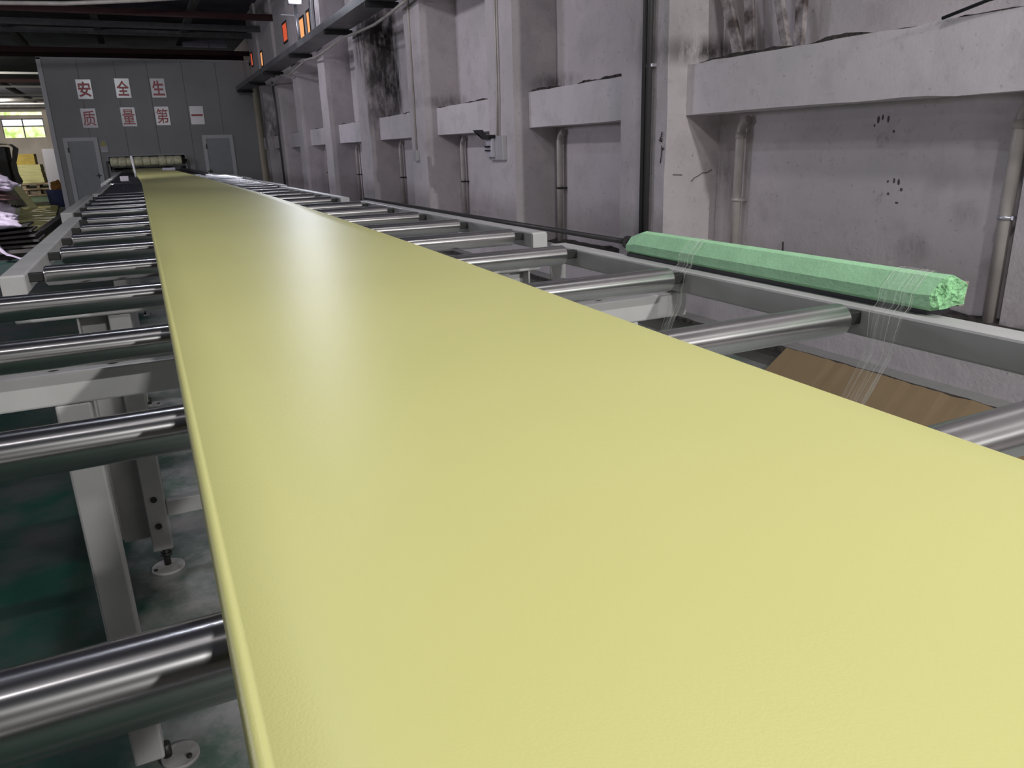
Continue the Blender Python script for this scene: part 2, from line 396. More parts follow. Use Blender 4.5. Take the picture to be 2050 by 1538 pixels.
# left, rear and far walls
struct('wall_left', MB().box(-16.2, -16, -10, 66, 0, 5.75), 'far_wall')
struct('wall_rear', MB().box(-16, 6, -10.2, -10, 0, 5.75), 'far_wall')
wf = MB()
wx0, wx1, wz0, wz1 = -8.0, -5.5, 3.15, 4.40
wf.box(-16, wx0, 64, 64.3, 0, 5.75).box(wx1, 6, 64, 64.3, 0, 5.75).box(wx0, wx1, 64, 64.3, 0, wz0).box(wx0, wx1, 64, 64.3, wz1, 4.58).box(wx0, wx1, 64, 64.3, 4.88, 5.75)
wall_far = struct('wall_far', wf, 'far_wall')
win = struct('window_1', MB().box(wx0, wx1, 64.05, 64.12, 3.86, 3.94).box(-6.80, -6.72, 64.05, 64.12, wz0, wz1).box(wx0, wx1, 64.02, 64.14, wz0 - 0.06, wz0)
             .box(wx0, wx0 + 0.05, 64.05, 64.12, wz0, wz1).box(wx1 - 0.05, wx1, 64.05, 64.12, wz0, wz1).box(wx0, wx1, 64.05, 64.12, wz1 - 0.08, wz1), 'beam_grey')
for (a, b, c, d, mm) in [(wx0 + 0.05, -6.80, 3.94, wz1 - 0.08, 'pane_blue'), (-6.72, wx1 - 0.05, 3.94, wz1 - 0.08, 'pane_blue'),
                         (wx0 + 0.05, -6.80, wz0, 3.86, 'pane_green'), (-6.72, wx1 - 0.05, wz0, 3.86, 'pane_green')]:
    obj('pane', MB().box(a, b, 64.07, 64.09, c, d), mm, win)
win2 = struct('window_2', MB().box(wx0, wx1, 64.02, 64.12, 4.58, 4.62).box(wx0, wx1, 64.02, 64.12, 4.84, 4.88), 'beam_grey')
obj('pane', MB().box(wx0, wx1, 64.06, 64.08, 4.62, 4.84), 'pane_green', win2)

# right wall: backing and lower wall, then piers, beams and recessed panels as its pieces
PIERS = [(5.04, 5.67), (7.75, 8.42), (10.64, 11.30), (13.55, 14.20), (16.60, 17.25), (19.60, 20.22), (22.50, 23.10), (25.30, 25.90)]
XF, XB, XP = 3.75, 3.93, 4.28
wall_r = struct('wall_right', MB().box(4.42, 4.7, -10, 66, 0, 5.75).box(XF, 4.42, -10, 27.5, 0, 0.41), 'plaster')
bays = [(-3.0, 5.04)] + [(PIERS[i][1], PIERS[i + 1][0]) for i in range(len(PIERS) - 1)] + [(25.90, 27.5)]
for (a, b) in PIERS:
    p = MB()
    nz = 24
    # slightly uneven hand-plastered faces
    ring = []
    for k in range(nz + 1):
        z = 5.75 * k / nz
        j = lambda q: 0.012 * noise.noise((q, a * 3.1, z * 1.7))
        ring.append([(XF + j(1), a + j(2), z), (XF + j(3), b + j(4), z), (4.45, b + j(4), z), (4.45, a + j(2), z)])
    vs = [v for q in ring for v in q]
    fs = [(k * 4 + i, k * 4 + (i + 1) % 4, k * 4 + 4 + (i + 1) % 4, k * 4 + 4 + i) for k in range(nz) for i in range(4)] + [(0, 1, 2, 3), (nz * 4, nz * 4 + 1, nz * 4 + 2, nz * 4 + 3)]
    p.add(vs, fs)
    obj('pier', p, 'plaster', wall_r)
for bi, (a, b) in enumerate(bays):
    n = max(6, int((b - a) / 0.16))
    beam = MB()
    vs = []
    for k in range(n + 1):
        y = a + (b - a) * k / n
        d = 0.010 * noise.noise((y * 2.0, 3.3, bi)); t = 0.014 * noise.noise((y * 5, 9.1, bi)); u = 0.006 * noise.noise((y * 4, 1.7, bi))
        if bi == 0 and y < 2.9: u -= 0.012; d -= 0.006
        vs += [(XB + d, y, 1.657 + u), (XB + d * 0.6, y, 2.022 + t), (4.43, y, 2.03), (4.43, y, 1.66)]
    fs = [(k * 4 + i, k * 4 + (i + 1) % 4, k * 4 + 4 + (i + 1) % 4, k * 4 + 4 + i) for k in range(n) for i in range(4)] + [(0, 1, 2, 3), (n * 4, n * 4 + 1, n * 4 + 2, n * 4 + 3)]
    beam.add(vs, fs)
    obj('lintel_beam', beam, 'plaster_clean', wall_r)
    # ragged mortar line along the beam's upper edge
    rb = MB(); vs = []; m_ = max(10, int((b - a) / 0.05))
    for k in range(m_ + 1):
        y = a + 0.02 + (b - a - 0.04) * k / m_
        h = max(0.0, 0.012 + 0.03 * noise.noise((y * 3.1, 0.4, bi)) + 0.012 * noise.noise((y * 14, 5.4, bi)))
        vs += [(XB + 0.02, y, 2.005), (XB + 0.03, y, 2.022 + h), (XB + 0.10, y, 2.022 + h * 0.6)]
    rb.add(vs, [(k * 3 + i, k * 3 + i + 1, k * 3 + 4 + i, k * 3 + 3 + i) for k in range(m_) for i in range(2)])
    obj('mortar_edge', rb, 'rubble', wall_r)
    obj('panel', MB().box(XP, 4.43, a, b, 0.41, 1.70), 'plaster', wall_r)
    obj('panel', MB().box(XP + 0.0, 4.43, a, b, 2.0, 5.75), 'plaster', wall_r)
    # dirt swept along the sill
    sd = MB(); m2 = max(8, int((b - a) / 0.12)); vs = []
    for k in range(m2 + 1):
        y = a + (b - a) * k / m2
        h = 0.02 + 0.03 * abs(noise.noise((y * 4.0, 7.7, bi)))
        vs += [(XP - 0.16 - 0.05 * noise.noise((y * 3, 1, bi)), y, 0.411), (XP - 0.03, y, 0.411 + h), (XP + 0.01, y, 0.411 + h)]
    sd.add(vs, [(k * 3 + i, k * 3 + i + 1, k * 3 + 4 + i, k * 3 + 3 + i) for k in range(m2) for i in range(2)])
    obj('sill_dirt', sd, 'rubble', wall_r)
obj('pilaster', MB().box(4.20, 4.30, 1.5, 2.53, 0.41, 1.66), 'plaster', wall_r)

# raised concrete curb with a broken front edge
cb = MB(); vs = []; n = 300
for k in range(n + 1):
    y = -3 + 30.4 * k / n
    d = 0.02 * noise.noise((y * 2.3, 0.3, 0)) + 0.014 * noise.noise((y * 11, 2.3, 0))
    e = 0.006 * noise.noise((y * 9, 5.3, 0))
    vs += [(XF + 0.02, y, 0.16), (3.585 + d, y, 0.16 + e), (3.575 + d, y, 0.145 + e), (3.63 + d * 0.5, y, 0.10), (3.62, y, 0.0)]
cb.add(vs, [(k * 5 + i, k * 5 + i + 1, k * 5 + 6 + i, k * 5 + 5 + i) for k in range(n) for i in range(4)])
curb = struct('baseboard_right', cb, 'concrete')
ct = MB(); vs = []
for k in range(n + 1):
    y = -3 + 30.4 * k / n
    d = 0.02 * noise.noise((y * 2.3, 0.3, 0)) + 0.014 * noise.noise((y * 11, 2.3, 0))
    vs += [(XF + 0.01, y, 0.1655), (3.598 + d, y, 0.1655), (3.594 + d, y, 0.158)]
ct.add(vs, [(k * 3 + i, k * 3 + i + 1, k * 3 + 4 + i, k * 3 + 3 + i) for k in range(n) for i in range(2)])
obj('curb_top', ct, 'curb_top', curb)

lp = MB(); vs = []
for k in range(n + 1):
    y = -3 + 30.4 * k / n
    d = 0.02 * noise.noise((y * 2.3, 0.3, 0)) + 0.014 * noise.noise((y * 11, 2.3, 0)); q = 0.012 + 0.012 * noise.noise((y * 7, 8.3, 0))
    vs += [(3.598 + d + q, y, 0.1665), (3.580 + d, y, 0.165), (3.572 + d, y, 0.14)]
lp.add(vs, [(k * 3 + i, k * 3 + i + 1, k * 3 + 4 + i, k * 3 + 3 + i) for k in range(n) for i in range(2)])
obj('broken_lip', lp, 'rubble', curb)

# cracks and marks on the right wall
cracks = [[(5.268, 1.15), (5.235, 1.178), (5.20, 1.19), (5.16, 1.212), (5.11, 1.214), (5.06, 1.236)], [(5.45, 1.21), (5.36, 1.205)]]
for cr in cracks:
    obj('crack', MB().tube([(4.0 + (5.3 - y) * 1.0, 5.036, z) for y, z in [(a + 0.02, b) for a, b in cr]], 0.0026, 5), 'rubble', wall_r)
obj('crack', MB().tube([(4.277, 4.26, 0.72), (4.277, 4.255, 0.64), (4.277, 4.262, 0.56), (4.277, 4.25, 0.5)], 0.006, 5), 'rubble', wall_r)
scr = MB()
for st in [[(5.089, 1.536), (5.072, 1.527), (5.076, 1.521), (5.093, 1.521), (5.077, 1.502)], [(5.093, 1.521), (5.081, 1.506), (5.098, 1.496), (5.092, 1.472)],
           [(5.116, 1.48), (5.079, 1.466), (5.072, 1.484), (5.102, 1.489)], [(5.105, 1.472), (5.079, 1.462)], [(5.08, 1.435), (5.078, 1.408), (5.08, 1.359), (5.09, 1.3)],
           [(5.079, 1.409), (5.055, 1.411)], [(5.064, 1.42), (5.053, 1.411), (5.067, 1.401)]]:
    scr.tube([(3.742, y, z) for y, z in st], 0.0035, 5)
obj('handwriting', scr, 'ink', wall_r)


def blob(y, z, ry, rz, x=4.2785, n=14):
    ph = random.random() * 9
    pts = []
    for k in range(n):
        a = 2 * math.pi * k / n; q = 1 + 0.28 * noise.noise((math.cos(a) * 1.5, math.sin(a) * 1.5, ph))
        pts.append((y + ry * q * math.cos(a), z + rz * q * math.sin(a)))
    return MB().prism(pts, 'x', x, x + 0.003)


hp = [(3.538, 1.555, .010, .021), (3.507, 1.566, .007, .017), (3.466, 1.554, .009, .019), (3.564, 1.519, .006, .009), (3.416, 1.479, .008, .009),
      (3.372, 1.184, .008, .016), (3.339, 1.175, .008, .018), (3.416, 1.177, .007, .008), (3.314, 1.13, .010, .010), (3.404, 1.102, .008, .010), (3.336, 1.049, .012, .007)]
for h in hp:
    obj('finger_mark', blob(*h), 'smudge', wall_r)
for h in [(3.495, 1.428, .048, .05), (3.468, 1.068, .020, .028), (3.45, 1.102, .010, .019)]:
    obj('palm_mark', blob(*h, x=4.279), 'smudge_light', wall_r)

# old window frame struts left standing in the upper recess of the wide bay
for lab, segs in [('flaking white V of old angle irons in the recess above the beam, by the pier', [((4.12, 5.02, 2.85), (4.12, 4.66, 2.02), 0.045), ((4.16, 4.70, 2.85), (4.16, 4.60, 2.02), 0.035)]),
                  ('rusty V of old angle irons standing alone on the beam of the wide bay', [((4.10, 4.45, 2.85), (4.10, 4.18, 2.02), 0.03), ((4.14, 4.12, 2.85), (4.14, 4.12, 2.02), 0.035)])]:
    t = thing('old_window_strut', (4.12, segs[0][1][1], 2.02), lab, 'strut', 'old struts above the wall beam')
    for a, b, r in segs:
        a = Vector(a); b = Vector(b)
        mb = MB()
        d = r
        mb.add([a + Vector((-0.02, -d, 0)), a + Vector((-0.02, d, 0)), a + Vector((0.02, d, 0)), a + Vector((0.02, -d, 0)),
                b + Vector((-0.02, -d, 0)), b + Vector((-0.02, d, 0)), b + Vector((0.02, d, 0)), b + Vector((0.02, -d, 0))],
               [(0, 1, 2, 3), (4, 5, 6, 7), (0, 1, 5, 4), (1, 2, 6, 5), (2, 3, 7, 6), (3, 0, 4, 7)])
        obj('bar', mb, 'strut', t)
tag(obj('black_cable', MB().tube([(3.86, 1.8, 2.16), (3.875, 2.3, 2.11), (3.885, 2.65, 2.075), (3.90, 2.9, 2.03)], 0.009, 8), 'ink', None, (3.88, 2.4, 2.1)), 'short black cable lying along the broken upper edge of the wall beam', 'cable')

# back room front wall of sandwich panels, with slot
SX0, SX1, SZ0, SZ1 = -0.80, 1.40, 1.10, 1.56
YB = 27.5
wb = struct('wall_back', MB().box(-2.2, -2.12, YB + 0.08, 34, 0, 4.4).box(-2.2, 3.9, YB + 0.08, 34, 4.36, 4.42).box(-2.1, 3.9, YB + 1.2, YB + 1.25, 0, 4.36), 'panel')
edges = [-2.2, -1.2, -0.2, 0.70, 1.70, 2.70, 3.76]
for a, b in zip(edges[:-1], edges[1:]):
    mb = MB(); a2, b2 = a + 0.004, b - 0.004
    ya, yb = YB, YB + 0.08
    if b > SX0 and a < SX1:
        mb.box(a2, b2, ya, yb, 0, SZ0).box(a2, b2, ya, yb, SZ1, 4.4)
        if a < SX0: mb.box(a2, SX0, ya, yb, SZ0, SZ1)
        if b > SX1: mb.box(SX1, b2, ya, yb, SZ0, SZ1)
    else:
        mb.box(a2, b2, ya, yb, 0, 4.4)
    obj('panel', mb, 'panel', wb)
obj('corner_trim', MB().box(-2.24, -2.12, YB - 0.03, YB + 0.06, 0, 4.4), 'panel_trim', wb)
obj('slot_frame', MB().box(SX0 - 0.05, SX1 + 0.05, YB - 0.02, YB + 0.01, SZ1, SZ1 + 0.05).box(SX0 - 0.05, SX0, YB - 0.02, YB + 0.01, SZ0, SZ1).box(SX1, SX1 + 0.05, YB - 0.02, YB + 0.01, SZ0, SZ1), 'door_grey', wb)
obj('top_trim', MB().box(-2.24, 3.76, YB - 0.03, YB + 0.05, 4.36, 4.42), 'door_grey', wb)
for i, (x0, x1, hx) in enumerate([(-1.95, -1.02, -1.15), (2.0, 2.95, 2.12)]):
    d = struct('door_%d' % (i + 1), MB().box(x0 + 0.11, x1 - 0.11, YB - 0.02, YB - 0.005, 0.02, 2.04), 'door_grey')
    obj('door_frame', MB().box(x0, x0 + 0.11, YB - 0.05, YB - 0.002, 0, 2.15).box(x1 - 0.11, x1, YB - 0.05, YB - 0.002, 0, 2.15).box(x0 + 0.11, x1 - 0.11, YB - 0.05, YB - 0.002, 2.04, 2.15), 'panel_trim', d)
    obj('door_handle', MB().box(hx - 0.07, hx + 0.07, YB - 0.09, YB - 0.06, 1.0, 1.03).box(hx - 0.02, hx + 0.02, YB - 0.06, YB - 0.02, 0.95, 1.08), 'black', d)
    obj('hinge', MB().box(x0 + 0.08, x0 + 0.12, YB - 0.062, YB - 0.05, 1.72, 1.86), 'dark_bolt', d)

# orange light through upper windows of the right wall
for a, b in [(17.25, 19.6), (20.22, 22.5), (23.10, 25.3), (25.9, 27.5)]:
    obj('panel', MB().box(3.82, 4.3, a, b, 3.92, 5.75), 'plaster', wall_r)
for i, (y0, y1, z0, z1, mm) in enumerate([(20.55, 21.1, 4.18, 4.56, 'pane_red'), (18.5, 19.2, 3.98, 4.36, 'pane_orange'), (17.85, 18.1, 3.98, 4.38, 'pane_orange'), (26.9, 27.2, 4.24, 4.58, 'pane_red'), (24.85, 25.15, 4.02, 4.38, 'pane_orange')]):
    wn = struct('window_%d' % (i + 3), MB().box(3.80, 3.83, y0 - 0.05, y0, z0 - 0.05, z1 + 0.05).box(3.80, 3.83, y1, y1 + 0.05, z0 - 0.05, z1 + 0.05).box(3.80, 3.83, y0, y1, z0 - 0.05, z0).box(3.80, 3.83, y0, y1, z1, z1 + 0.05), 'dark_wood')
    obj('pane', MB().box(3.805, 3.815, y0, y1, z0, z1), mm, wn)


# ------------------------------------------------------------------ roller conveyor sections
def shaft_mesh(x0, x1):
    return MB().box(x0, x1, -0.014, 0.014, -0.014, 0.014, 0.003)


def roller_mb(x0, x1, r, n=48):
    prof = [(x0, 0.016), (x0 + 0.0005, r - 0.009), (x0 + 0.003, r - 0.004), (x0 + 0.009, r), (x1 - 0.009, r), (x1 - 0.003, r - 0.004), (x1 - 0.0005, r - 0.009), (x1, 0.016)]
    mb = MB(); vs = []; fs = []
    for (x, q) in prof:
        vs += [(x, q * math.cos(2 * math.pi * k / n), q * math.sin(2 * math.pi * k / n)) for k in range(n)]
    for i in range(len(prof) - 1):
        for k in range(n):
            fs.append((i * n + k, i * n + (k + 1) % n, (i + 1) * n + (k + 1) % n, (i + 1) * n + k))
    mb.add(vs, fs, True)
    return mb


def conveyor(label, y0, y1, rx0, rx1, top, rollers, legs, detail=True, rail_w=0.068, cross=None, gusset=False):
    """y0..y1 frame, rx0..rx1 roller faces, top = height of the roller tops"""
    cx = (rx0 + rx1) / 2
    t = thing('roller_conveyor', (cx, (y0 + y1) / 2, 0), label, 'conveyor', 'roller conveyor sections under the yellow sheet')
    R = 0.033
    zt = top - 0.012 if detail else top - 0.008
    zb = zt - 0.062
    for sx, xi in ((-1, rx0 - 0.042), (1, rx1 + 0.042)):
        xo = xi + sx * rail_w
        a, b = min(xi, xo), max(xi, xo)
        obj('side_rail', MB().box(a, b, y0, y1, zb, zt, 0.006), 'white_paint', t)
        for ye in (y0, y1):
            s2 = 1 if ye == y0 else -1
            obj('end_plate', MB().box(a + 0.002, b - 0.002, ye - 0.004 * s2 if s2 > 0 else ye - 0.002, ye + 0.002 if s2 > 0 else ye + 0.004, zb - 0.07, zt - 0.006), 'white_paint', t)
            if not detail: break
    rm = roller_mb(rx0, rx1, R).mesh('roller', M['steel'], (cx, 0, 0))
    s0 = shaft_mesh(rx0 - 0.046, rx0 + 0.002).mesh('shaft', M['axle'], (cx, 0, 0)); s1 = shaft_mesh(rx1 - 0.002, rx1 + 0.046).mesh('shaft', M['axle'], (cx, 0, 0))
    for (y, dz) in rollers:
        r = link('roller', rm, t, (cx, y, top - R + dz))
        link('shaft', s0, r, (cx, y, top - R + dz)); link('shaft', s1, r, (cx, y, top - R + dz))
    zc = 1.037 if detail else top - 0.10
    for yc in (cross or []):
        cbm = obj('cross_beam', MB().box(rx0 - 0.1, rx1 + 0.1, yc - 0.004, yc + 0.066, zc - 0.07, zc, 0.005), 'white_paint', t)
        if detail:
            for bx in (-0.225, -0.115, 0.5, 1.1):
                obj('bolt', MB().tube([(bx, yc + 0.03, zc), (bx, yc + 0.03, zc + 0.008)], 0.012, 8), 'dark_bolt', cbm)
    for (kind, yl) in legs:
        for side in (0, 1):
            mx = (lambda x: x) if side == 0 else (lambda x: (rx0 + rx1) - x + 0.12)
            def bx(mb, x0, x1, *a, **k):
                q = sorted((mx(x0), mx(x1))); return mb.box(q[0], q[1], *a, **k)
            if kind == 'post':
                lg = obj('leg', bx(MB(), -0.235, -0.168, yl, yl + 0.06, 0.03, zc - 0.07, bev=0.005), 'white_paint', t)
                obj('foot_plate', MB().tube([(mx(-0.135), yl + 0.02, 0), (mx(-0.135), yl + 0.02, 0.012)], 0.045, 24), 'foot', lg)
                obj('bolt', MB().tube([(mx(-0.115), yl + 0.0, 0.012), (mx(-0.115), yl + 0.0, 0.018)], 0.007, 8), 'dark_bolt', lg)
                obj('levelling_screw', MB().tube([(mx(-0.165), yl + 0.03, 0.008), (mx(-0.165), yl + 0.03, 0.05)], 0.012, 10), 'dark_bolt', lg)
            else:
                mb = MB(); bx(mb, -0.258, -0.252, yl, yl + 0.07, 0.16, zc - 0.07); bx(mb, -0.258, -0.10, yl + 0.06, yl + 0.066, 0.12, zc - 0.07)
                bx(mb, -0.168, -0.102, yl, yl + 0.06, 0.085, zc - 0.07, bev=0.004)
                lg = obj('leg', mb, 'white_paint', t)
                for zz in (0.29, 0.184):
                    obj('bolt', MB().tube([(mx(-0.136), yl + 0.001, zz), (mx(-0.136), yl - 0.006, zz)], 0.011, 10), 'dark_bolt', lg)
                obj('levelling_screw', MB().tube([(mx(-0.13), yl + 0.03, 0.012), (mx(-0.13), yl + 0.03, 0.09)], 0.012, 12).tube([(mx(-0.13), yl + 0.03, 0.05), (mx(-0.13), yl + 0.03, 0.062)], 0.02, 6), 'dark_bolt', lg)
                obj('foot_plate', MB().tube([(mx(-0.13), yl + 0.02, 0), (mx(-0.13), yl + 0.02, 0.010)], [0.058, 0.056], 28), 'foot', lg)
                obj('bolt', MB().tube([(mx(-0.172), yl + 0.0, 0.010), (mx(-0.172), yl + 0.0, 0.015)], 0.007, 8), 'dark_bolt', lg)
        if kind != 'post':
            obj('cross_tie', MB().box(-0.10, rx0 + rx1 + 0.22, yl + 0.02, yl + 0.05, 0.205, 0.265, 0.003), 'white_paint', t)
    if gusset:
        yl = legs[0][1]
        obj('gusset', MB().prism([(yl + 0.0, 0.955), (yl + 0.0, 0.70), (yl + 0.14, 0.955)], 'x', 1.16, 1.168), 'white_paint', t)
    return t


conveyor('white framed roller conveyor section with the green foam bar lying on its rail', -0.75, 2.47, -0.42, 1.285, 1.12,
         [(-0.63, 0), (-0.04, 0), (0.535, 0), (1.10, 0), (1.69, 0.002), (2.285, 0.005)], [('post', 1.74), ('post', -0.5)], cross=[1.74, -0.50])
conveyor('white framed roller conveyor section whose rail begins just past the green foam bar', 2.71, 5.42, -0.325, 1.335, 1.137,
         [(2.80 + 0.597 * k, 0.0) for k in range(5)], [('channel', 2.76), ('post', 4.9)], cross=[2.755, 4.9], gusset=True)
conveyor('third roller conveyor section counted from the green foam bar', 5.62, 8.36, -0.385, 1.25, 1.15,
         [(5.74 + 0.6 * k, 0.0) for k in range(5)], [('post', 5.9), ('post', 8.0)], detail=False, cross=[5.95, 8.05])
conveyor('fourth roller conveyor section counted from the green foam bar', 8.56, 11.75, -0.34, 1.30, 1.154,
         [(8.68 + 0.42 * k, 0.0) for k in range(8)], [('post', 8.9), ('post', 11.3)], detail=False, cross=[8.95, 11.35])
conveyor('short roller conveyor section with a white block on its rollers', 12.1, 14.6, -0.40, 1.38, 1.156,
         [(12.2 + 0.38 * k, 0.0) for k in range(7)], [('post', 12.4), ('post', 14.2)], detail=False, cross=[12.45, 14.25])
conveyor('roller conveyor section running up to the slot in the grey back wall', 15.0, 24.6, -0.40, 1.20, 1.156,
         [(15.2 + 0.55 * k, 0.0) for k in range(17)], [('post', 15.4), ('post', 24.0)], detail=False, cross=[15.45, 24.05])


# ------------------------------------------------------------------ the yellow foam sheet
def lerp(tab, y):
    if y <= tab[0][0]: return tab[0][1]
    for (a, p), (b, q) in zip(tab, tab[1:]):
        if y <= b:
            t = (y - a) / (b - a); return p + (q - p) * t
    return tab[-1][1]


T = 0.029
ZT = [(-1.5, 1.149), (0.8, 1.1495), (1.3, 1.158), (2.1, 1.168), (3.0, 1.174), (4.0, 1.180), (5.4, 1.187), (27.4, 1.188)]
XL = [(-1.5, 0.0), (0.3, 0.004), (11.0, 0.006), (13, -0.01), (15.3, -0.045), (19, -0.11), (23, -0.165), (27.4, -0.2)]
XR = [(-1.5, 0.725), (0.4, 0.730), (1.0, 0.738), (2.1, 0.757), (3.6, 0.780), (6.0, 0.803), (12.5, 0.803), (15.9, 0.795), (20, 0.78), (27.4, 0.76)]
ys = []
y = -1.5
while y < 27.45:
    ys.append(y); y += 0.05 if y < 4 else (0.12 if y < 10 else 0.4)


def smooth(tab, y, h):
    return sum(lerp(tab, y + h * k / 4) for k in range(-4, 5)) / 9


def section(y):
    hw = 0.4 if y < 10 else 1.5
    xl, xr, zt = smooth(XL, y, hw), smooth(XR, y, hw), smooth(ZT, y, 0.5)
    wv = 0.0012 * noise.noise((y * 1.3, 0, 0))
    P = []
    # left edge: bottom, rounded nose, fine groove, top, rounded right nose, bottom
    P += [(xl + 0.004, zt - T), (xl + 0.0005, zt - T + 0.004), (xl, zt - T * 0.55), (xl + 0.0005, zt - 0.008), (xl + 0.002, zt - 0.0035), (xl + 0.005, zt - 0.0012), (xl + 0.009, zt - 0.0004)]
    P += [(xl + 0.0105, zt - 0.0012), (xl + 0.012, zt - 0.0002)]
    for k in range(1, 13):
        f = k / 13
        P.append((xl + 0.012 + (xr - xl - 0.024) * f, zt + 0.002 * math.sin(math.pi * f) * 0.5 + wv))
    P += [(xr - 0.008, zt - 0.0002), (xr - 0.004, zt - 0.002), (xr - 0.001, zt - 0.006), (xr, zt - T * 0.5), (xr - 0.001, zt - T + 0.004), (xr - 0.005, zt - T)]
    return [(a, y, b) for a, b in P]


sh = MB(); secs = [section(y) for y in ys]; npf = len(secs[0])
vs = [v for s_ in secs for v in s_]
fs = [(i * npf + k, i * npf + (k + 1) % npf, (i + 1) * npf + (k + 1) % npf, (i + 1) * npf + k) for i in range(len(secs) - 1) for k in range(npf)]
sh.add(vs, fs, True)
sh.f += [tuple(range(npf)), tuple((len(secs) - 1) * npf + k for k in range(npf))]; sh.sm += [False, False]
tag(obj('foam_sheet', sh, 'foam', None, (0.37, 0, 1.12)), 'endless pale yellow foam sheet running along the rollers to the back wall', 'foam sheet')

# ------------------------------------------------------------------ green foam bar taped to the rail
gb = thing('green_foam_bar', (1.38, 1.5, 1.108), 'long green foam bar with a broken end, taped along the white rail', 'foam bar')


def bar_section(y, jag):
    t = (y - 0.93) / (2.05 - 0.93)
    xo = 1.352 + 0.016 * t
    z = 1.119
    j = lambda k: jag * 0.012 * (noise.noise((k * 1.7, y * 3, 2.2)) + 0.2)
    P = [(xo + 0.012, z), (xo + 0.002, z + 0.008), (xo + 0.004, z + 0.030), (xo + 0.030, z + 0.064), (xo + 0.052, z + 0.068), (xo + 0.092, z + 0.050), (xo + 0.094, z + 0.004)]
    return [(a, y + j(i), b + (0.3 * j(i + 9) if 0 < i < 6 else 0)) for i, (a, b) in enumerate(P)]


gm = MB(); yy = [0.952 + (2.035 - 0.952) * k / 24 for k in range(25)]
ss = []
for k, y in enumerate(yy):
    q = bar_section(y, 1.0 if k == 0 else 0.0)
    if k == 24: q = [(a * 0.75 + 1.40 * 0.25, b + 0.012, (c - 1.119) * 0.72 + 1.119) for a, b, c in q]
    ss.append(q)
nn = 7
gm.add([v for s_ in ss for v in s_], [(i * nn + k, i * nn + (k + 1) % nn, (i + 1) * nn + (k + 1) % nn, (i + 1) * nn + k) for i in range(24) for k in range(nn)])
gm.f += [tuple(24 * nn + k for k in range(nn))]; gm.sm += [False]
obj('foam_body', gm, 'green_foam', gb)
# broken end face: irregular crumbly surface
eb = MB(); base = ss[0]; cen = Vector((sum(v[0] for v in base) / nn, 0.93, sum(v[2] for v in base) / nn))
rings = [1.0, 0.85, 0.66, 0.45, 0.22]; vs = []
NP = 28
for r in rings:
    for k in range(NP):
        f = k / NP * nn; i = int(f); g_ = f - i
        a = Vector(base[i]).lerp(Vector(base[(i + 1) % nn]), g_)
        p = cen + (a - cen) * r
        d = 0 if r == 1.0 else 0.003 + 0.004 * noise.noise((p.x * 45, p.z * 45, 1.1)) + 0.003 * noise.noise((p.x * 170, p.z * 170, 3.1)) - 0.009 * max(0, 1 - ((p.x - 1.37) / 0.012) ** 2 - ((p.z - 1.155) / 0.02) ** 2)
        vs.append((p.x, (a.y if r == 1 else a.y * 0.6 + 0.93 * 0.4) - d, p.z))
vs.append((cen.x, 0.927, cen.z))
eb.add(vs, [(i * NP + k, i * NP + (k + 1) % NP, (i + 1) * NP + (k + 1) % NP, (i + 1) * NP + k) for i in range(4) for k in range(NP)] + [(4 * NP + k, 4 * NP + (k + 1) % NP, 5 * NP) for k in range(NP)])
obj('broken_end', eb, 'green_cut', gb)
obj('backing_strip', MB().prism([(1.447, 1.119), (1.462, 1.119), (1.468, 1.168), (1.450, 1.170)], 'y', 0.957, 2.03), 'tan', gb)
obj('shade_gap_strip', MB().box(1.372, 1.44, 0.97, 2.03, 1.108, 1.119), 'black', gb)  # black strip painted in for the shadow gap between bar and rail


def film_strip(y0, y1, lean, zlow, xin):
    mb = MB()
    path = [(1.462, 1.02), (1.458, 1.10), (1.470, 1.172), (1.408, 1.1915), (1.385, 1.1865), (1.350, 1.15), (1.346, 1.122), (1.325, 1.104), (1.320, 1.06), (1.318, 1.02), (xin, zlow)]
    n = 10; vs = []
    for i, (x, z) in enumerate(path):
        pinch = 1.0 if i < 8 else (0.85 if i < 10 else 0.35)
        for k in range(n + 1):
            t = k / n
            y = (y0 + y1) / 2 + (t - 0.5) * (y1 - y0) * pinch + (lean if i == len(path) - 1 else 0)
            vs.append((x - 0.002 + 0.002 * math.sin(k * 2.1), y, z))
    mb.add(vs, [(i * (n + 1) + k, i * (n + 1) + k + 1, (i + 1) * (n + 1) + k + 1, (i + 1) * (n + 1) + k) for i in range(len(path) - 1) for k in range(n)], True)
    st = []
    for q in (0.06, 0.35, 0.97):
        pts = []
        for i, (x, z) in enumerate(path[3:]):
            pinch = 1.0 if i < 5 else (0.85 if i < 7 else 0.35)
            pts.append((x - 0.004, (y0 + y1) / 2 + (q - 0.5) * (y1 - y0) * pinch + (lean if i == len(path) - 4 else 0), z))
        st.append(pts)
    return mb, st


M['strand'] = mat('film_fold', (0.55, 0.58, 0.5), 0.25, spec=0.6)
for (y0, y1, lean, zl, xi, lab) in [(0.985, 1.065, 0.0, 0.62, 1.05, 'clear plastic wrap band around the broken end of the green foam bar'), (1.665, 1.73, -0.05, 0.86, 1.21, 'clear plastic wrap band on the green foam bar, near its unbroken end')]:
    mb, st = film_strip(y0, y1, lean, zl, xi)
    t = thing('plastic_wrap', (1.4, (y0 + y1) / 2, 1.11), lab, 'plastic wrap')
    obj('film', mb, 'film', t)
    for pts in st:
        obj('fold', MB().tube(pts, 0.0003, 5), 'strand', t)

